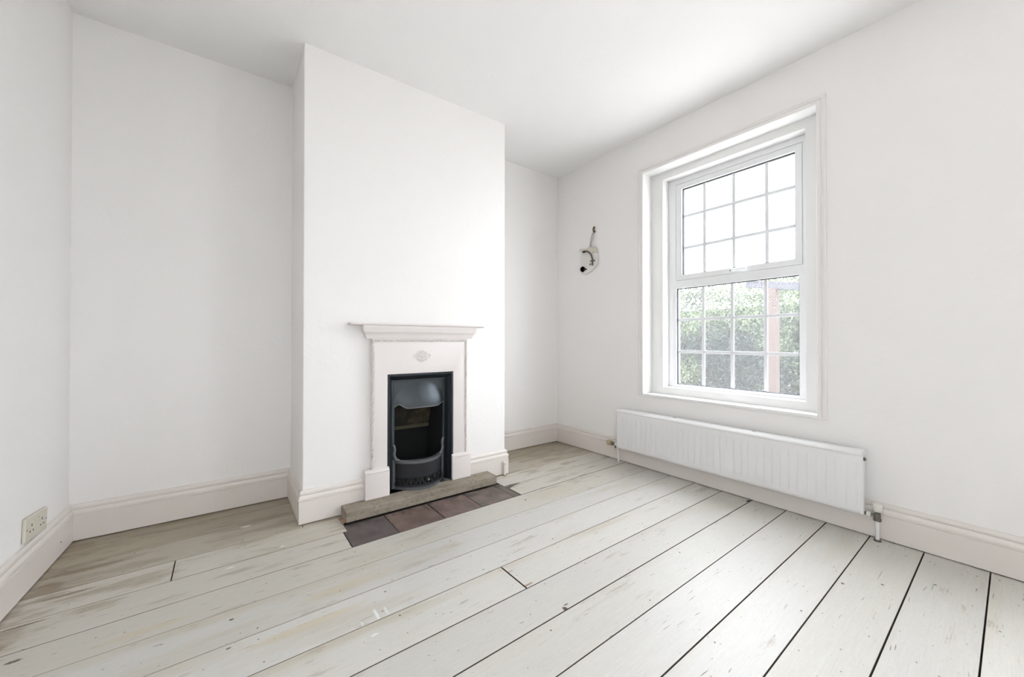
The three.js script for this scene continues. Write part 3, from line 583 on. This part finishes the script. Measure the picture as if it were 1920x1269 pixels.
// ---- double socket on the left wall
{
  const t = thing('power_socket', 'cream double power socket on the left wall above the skirting board', 'socket');
  const z = 0.372, y = 0.2295; t.position.set(leftX(z) + 0.0005, y, z); t.rotation.set(0, Math.PI / 2 + Math.atan(LEAN), 0);
  const inn = new THREE.Group(); 
  const tilt = -0.085, hwid = 0.097, hh = 0.0475, turn = (g) => { g.rotateZ(tilt); return g; };
  // local x runs towards the back corner, local z out of the wall
  mesh('face_plate', turn(new RoundedBoxGeometry(hwid * 2, hh * 2, 0.011, 4, 0.0045).translate(0, 0, 0.0055)), M.cream, t);
  for (const cx of [-0.045, 0.047]) {
    const pin = (x, yy, w, h) => turn(box(cx + x - w / 2, cx + x + w / 2, yy - h / 2, yy + h / 2, 0.0095, 0.0114));
    mesh('pin_holes', [pin(0, 0.010, 0.0055, 0.010), pin(-0.014, -0.012, 0.008, 0.0055), pin(0.014, -0.012, 0.008, 0.0055)], M.dark, t);
    mesh('switch', turn(new RoundedBoxGeometry(0.013, 0.022, 0.008, 2, 0.003).rotateX(0.18).translate(cx + (cx < 0 ? 0.034 : -0.034), 0.018, 0.0105)), M.cream, t);
  }
  for (const cx of [-0.084, 0.084]) mesh('fixing_screw', turn(cyl(0.0035, 0.0035, 0.001, [cx, 0, 0.0113], 'z', 12)), M.brass, t);
}

// ---- capped pipe stub at the chimney skirting
{
  const t = thing('pipe_stub', 'short white painted pipe standing against the skirting at the chimney corner', 'pipe');
  const x = -0.9935, z = D + 0.034;
  mesh('pipe', lathe([[0, 0], [0.0085, 0], [0.0085, 0.088], [0, 0.088]], [x, 0, z], 'y', 18), M.trim, t);
  mesh('end_cap', lathe([[0, 0], [0.0105, 0], [0.011, 0.012], [0.009, 0.0165], [0, 0.018]], [x, 0.083, z], 'y', 18), M.trim, t);
  mesh('floor_collar', lathe([[0.008, 0], [0.0145, 0], [0.012, 0.007], [0.008, 0.008]], [x, 0, z], 'y', 18), M.oldKnob, t);
}

// ---- the old light fitting that hangs on the window wall
{
  const t = thing('hanging_fitting', 'old white wall fitting with grey cable hanging from a brown hook beside the window', 'wall fitting');
  t.position.set(0, 0, 0);
  mesh('hook', [tube([[0.004, 1.955, 0.484], [-0.012, 1.962, 0.485], [-0.018, 1.978, 0.488], [-0.014, 1.998, 0.494]], 0.0085, 20, 8), cyl(0.009, 0.011, 0.016, [-0.004, 1.957, 0.4845], 'x', 12)], M.hook, t);
  mesh('cord', tube([[-0.012, 1.955, 0.485], [-0.014, 1.925, 0.462], [-0.015, 1.88, 0.452], [-0.022, 1.815, 0.446]], 0.0034, 30, 7), M.cord, t);
  mesh('cord', tube([[-0.010, 1.957, 0.482], [-0.012, 1.915, 0.478], [-0.016, 1.87, 0.462], [-0.022, 1.815, 0.462]], 0.003, 30, 7), M.cord, t);
  // cream arm that spreads to both sides
  const arm = new THREE.Shape(); arm.moveTo(-0.335, 1.815); arm.quadraticCurveTo(-0.36, 1.822, -0.41, 1.808); arm.quadraticCurveTo(-0.45, 1.822, -0.488, 1.812); arm.quadraticCurveTo(-0.522, 1.805, -0.515, 1.772); arm.quadraticCurveTo(-0.47, 1.765, -0.43, 1.778); arm.quadraticCurveTo(-0.37, 1.792, -0.335, 1.815);
  const ag = new THREE.ExtrudeGeometry(arm, { depth: 0.022, bevelEnabled: true, bevelSize: 0.005, bevelThickness: 0.006, bevelSegments: 3, curveSegments: 12 }); ag.rotateY(Math.PI / 2); ag.translate(-0.034, 0, 0);
  mesh('bracket_arm', toCreasedNormals(ag, 0.8), M.cream, t);
  // rounded white backplate, thicker at its foot
  const bp = new THREE.Shape(); bp.moveTo(-0.345, 1.79); bp.lineTo(-0.505, 1.775); bp.quadraticCurveTo(-0.548, 1.70, -0.525, 1.655); bp.quadraticCurveTo(-0.475, 1.612, -0.40, 1.592); bp.quadraticCurveTo(-0.335, 1.585, -0.338, 1.64); bp.closePath();
  const bg = new THREE.ExtrudeGeometry(bp, { depth: 0.012, bevelEnabled: true, bevelSize: 0.006, bevelThickness: 0.008, bevelSegments: 4, bevelOffset: -0.004, curveSegments: 16 }); bg.rotateY(Math.PI / 2); bg.translate(-0.0205, 0, 0);
  mesh('backplate', toCreasedNormals(bg, 0.8), M.plastic, t);
  mesh('cable', tube([[-0.044, 1.789, 0.395], [-0.047, 1.790, 0.42], [-0.046, 1.775, 0.455], [-0.043, 1.748, 0.480], [-0.040, 1.715, 0.4905], [-0.038, 1.68, 0.4915], [-0.034, 1.652, 0.487]], 0.0068, 50, 9), M.grime, t);
  mesh('cable_gland', [cyl(0.010, 0.010, 0.030, [-0.044, 1.789, 0.402], 'z', 14)], M.dark, t);
  mesh('toggle', [tube([[-0.040, 1.694, 0.472], [-0.042, 1.693, 0.492], [-0.040, 1.690, 0.520]], 0.006, 16, 8), tube([[-0.036, 1.674, 0.466], [-0.036, 1.658, 0.462]], 0.0045, 8, 7)], M.grime, t);
  mesh('screw_hole', lathe([[0, 0], [0.011, 0], [0.0115, 0.004], [0.008, 0.006], [0, 0.0062]], [-0.028, 1.704, 0.441], 'x', 16).rotateY(0), M.dark, t);
  mesh('black_cap', [lathe([[0, 0], [0.021, 0], [0.0225, 0.012], [0.018, 0.022], [0, 0.024]], [-0.020, 0, 0], 'x', 24).scale(-1, 1.15, 1).translate(-0.046, 1.635, 0.374), cyl(0.0085, 0.006, 0.035, [-0.036, 1.63, 0.402], 'z', 12)].map((g) => g), M.dark, t);
}

// ================================================================ OUTSIDE
{
  struct('ground', box(0.32, 30, -0.5, -0.36, -20, ZB + 0.31), std({ color: new THREE.Color(0.42, 0.40, 0.36), roughness: 1 }));
  struct('ground', box(-30, 30, -0.5, -0.36, ZB + 0.32, 40), std({ color: new THREE.Color(0.62, 0.60, 0.56), roughness: 1 }));  // unseen ground, made pale to bounce light in at the added rear window
  struct('ground', box(-30, -3.78, -0.5, -0.36, -20, ZB + 0.31), std({ color: new THREE.Color(0.62, 0.60, 0.56), roughness: 1 }));  // unseen too, pale so that light bounces in at the side opening
  const hedge = thing('hedge', 'tall leafy green hedge seen through the lower half of the window', 'hedge');
  const leaf = new THREE.PlaneGeometry(0.034, 0.019, 2, 1), lp = leaf.attributes.position; for (let i = 0; i < lp.count; i++) { const x = lp.getX(i) / 0.017; lp.setY(i, lp.getY(i) * (1 - 0.75 * x * x) ); lp.setZ(i, 0.008 * (1 - x * x)); } leaf.computeVertexNormals();
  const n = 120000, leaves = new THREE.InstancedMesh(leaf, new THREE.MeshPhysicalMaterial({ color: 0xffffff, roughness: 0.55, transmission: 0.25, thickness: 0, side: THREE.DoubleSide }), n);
  const m4 = new THREE.Matrix4(), q4 = new THREE.Quaternion(), e4 = new THREE.Euler(), c4 = new THREE.Color();
  for (let i = 0; i < n; i++) {
    const z = R(-5.5, 3.4), top = 1.86 + 0.55 * fbm(z * 1.1 + 8, 3, 3), y = -0.35 + (top + 0.35) * Math.pow(rnd(), 0.9), lump = fbm(z * 0.9 + 50, y * 1.1 + 20, 3);
    const thin = smooth(top - 0.55, top, y), x = 3.95 + 0.8 * (1 - lump) + R(-0.12, 0.3) + 0.55 * thin * R(0, 1), yy = y + (thin > 0.4 ? R(-0.25, 0.1) : 0);
    e4.set(R(-1.3, 1.3), R(0, 6.28), R(-1.3, 1.3)); q4.setFromEuler(e4); const s = R(0.65, 1.5);
    m4.compose(V(x, yy, z), q4, V(s, s, s)); leaves.setMatrixAt(i, m4);
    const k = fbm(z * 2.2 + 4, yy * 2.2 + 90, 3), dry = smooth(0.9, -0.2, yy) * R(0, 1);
    c4.setRGB(...mix3(mix3([0.020, 0.030, 0.020], [0.115, 0.148, 0.068], clamp((k - 0.42) * 2.6 + 0.35 * smooth(0.3, 1.7, yy) + R(-0.2, 0.2))), [0.13, 0.12, 0.085], dry * 0.7)); leaves.setColorAt(i, c4);  // leaves paler towards the top: skylight put into their colour
  }
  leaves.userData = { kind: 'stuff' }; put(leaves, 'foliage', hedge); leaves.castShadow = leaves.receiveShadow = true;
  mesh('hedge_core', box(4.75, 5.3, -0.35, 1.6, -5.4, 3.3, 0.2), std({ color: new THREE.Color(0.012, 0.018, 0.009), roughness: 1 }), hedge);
  const stems = []; for (let i = 0; i < 46; i++) { const z = -5 + i * 0.18 + R(-0.06, 0.06), x = 4.4 + R(-0.1, 0.3); stems.push(tube([[x + 0.1, -0.36, z], [x, 0.3, z + R(-0.15, 0.15)], [x + R(-0.1, 0.1), 1.0, z + R(-0.4, 0.4)], [x + R(-0.1, 0.2), 1.6, z + R(-0.5, 0.5)]], R(0.005, 0.011), 12, 5)); }
  const st = mesh('stems', stems, std({ color: new THREE.Color(0.05, 0.044, 0.034), roughness: 1 }), hedge); st.userData = { kind: 'stuff' };
  // timber porch: post and sloping rafter
  const porch = thing('porch_frame', 'reddish timber post with a sloping rafter outside the lower right window panes', 'porch');
  const timber = std({ color: new THREE.Color(0.062, 0.041, 0.033), roughness: 0.8 });
  mesh('post', box(2.45, 2.56, -0.36, 1.60, 0.930, 1.040, 0.006), timber, porch);
  const raf = new RoundedBoxGeometry(0.07, 0.085, 1.7, 2, 0.006); raf.rotateX(0.165); raf.translate(2.505, 1.545, 1.55);
  mesh('rafter', raf, std({ color: new THREE.Color(0.045, 0.044, 0.052), roughness: 0.7 }), porch);
}

// ---- unseen casement windows, added beyond the frame to fill the room with light
function casement(n, w, h, place) {
  const g = structGroup('fill_window_' + n), b = 0.04, m = (name, x0, x1, y0, y1, mat = M.upvc) => mesh(name, box(x0, x1, y0, y1, -0.03, 0.03, 0.004), mat, g);
  m('window_frame', -w / 2, -w / 2 + b, 0, h); m('window_frame', w / 2 - b, w / 2, 0, h); m('window_frame', -w / 2 + b, w / 2 - b, 0, b); m('window_frame', -w / 2 + b, w / 2 - b, h - b, h);
  mesh('pane', new THREE.PlaneGeometry(w - 2 * b, h - 2 * b).translate(0, h / 2, 0), M.clearGlass, g); place(g);
}
casement(2, NEXT[1] - NEXT[0], NEXT[3] - NEXT[2], (g) => { g.position.set(0.2, NEXT[2], (NEXT[0] + NEXT[1]) / 2); g.rotation.y = -Math.PI / 2; });
casement(3, REAR[1] - REAR[0], REAR[3] - REAR[2], (g) => g.position.set((REAR[0] + REAR[1]) / 2, REAR[2], ZB + 0.2));
casement(4, SIDE[1] - SIDE[0], SIDE[3] - SIDE[2], (g) => { const z = (SIDE[0] + SIDE[1]) / 2; g.position.set(leftX(z) - 0.2, SIDE[2], z); g.rotation.y = Math.PI / 2 + Math.atan(LEAN); });

// ---- area lights added to the skylight, just inside the glass of each window
daylight(0.78, 1.48, [0.186, 1.405, 1.55], [-3, 1.405, 1.55], 0.5);
daylight(NEXT[1] - NEXT[0] - 0.08, NEXT[3] - NEXT[2] - 0.08, [0.15, (NEXT[2] + NEXT[3]) / 2, (NEXT[0] + NEXT[1]) / 2], [-3, (NEXT[2] + NEXT[3]) / 2, (NEXT[0] + NEXT[1]) / 2]);
daylight(REAR[1] - REAR[0] - 0.08, REAR[3] - REAR[2] - 0.08, [(REAR[0] + REAR[1]) / 2, (REAR[2] + REAR[3]) / 2, ZB + 0.15], [(REAR[0] + REAR[1]) / 2, (REAR[2] + REAR[3]) / 2, 0]);
{ const z = (SIDE[0] + SIDE[1]) / 2, y = (SIDE[2] + SIDE[3]) / 2; daylight(SIDE[1] - SIDE[0] - 0.08, SIDE[3] - SIDE[2] - 0.08, [leftX(z) - 0.15, y, z], [0, y, z]); }

renderer.render(scene, camera);
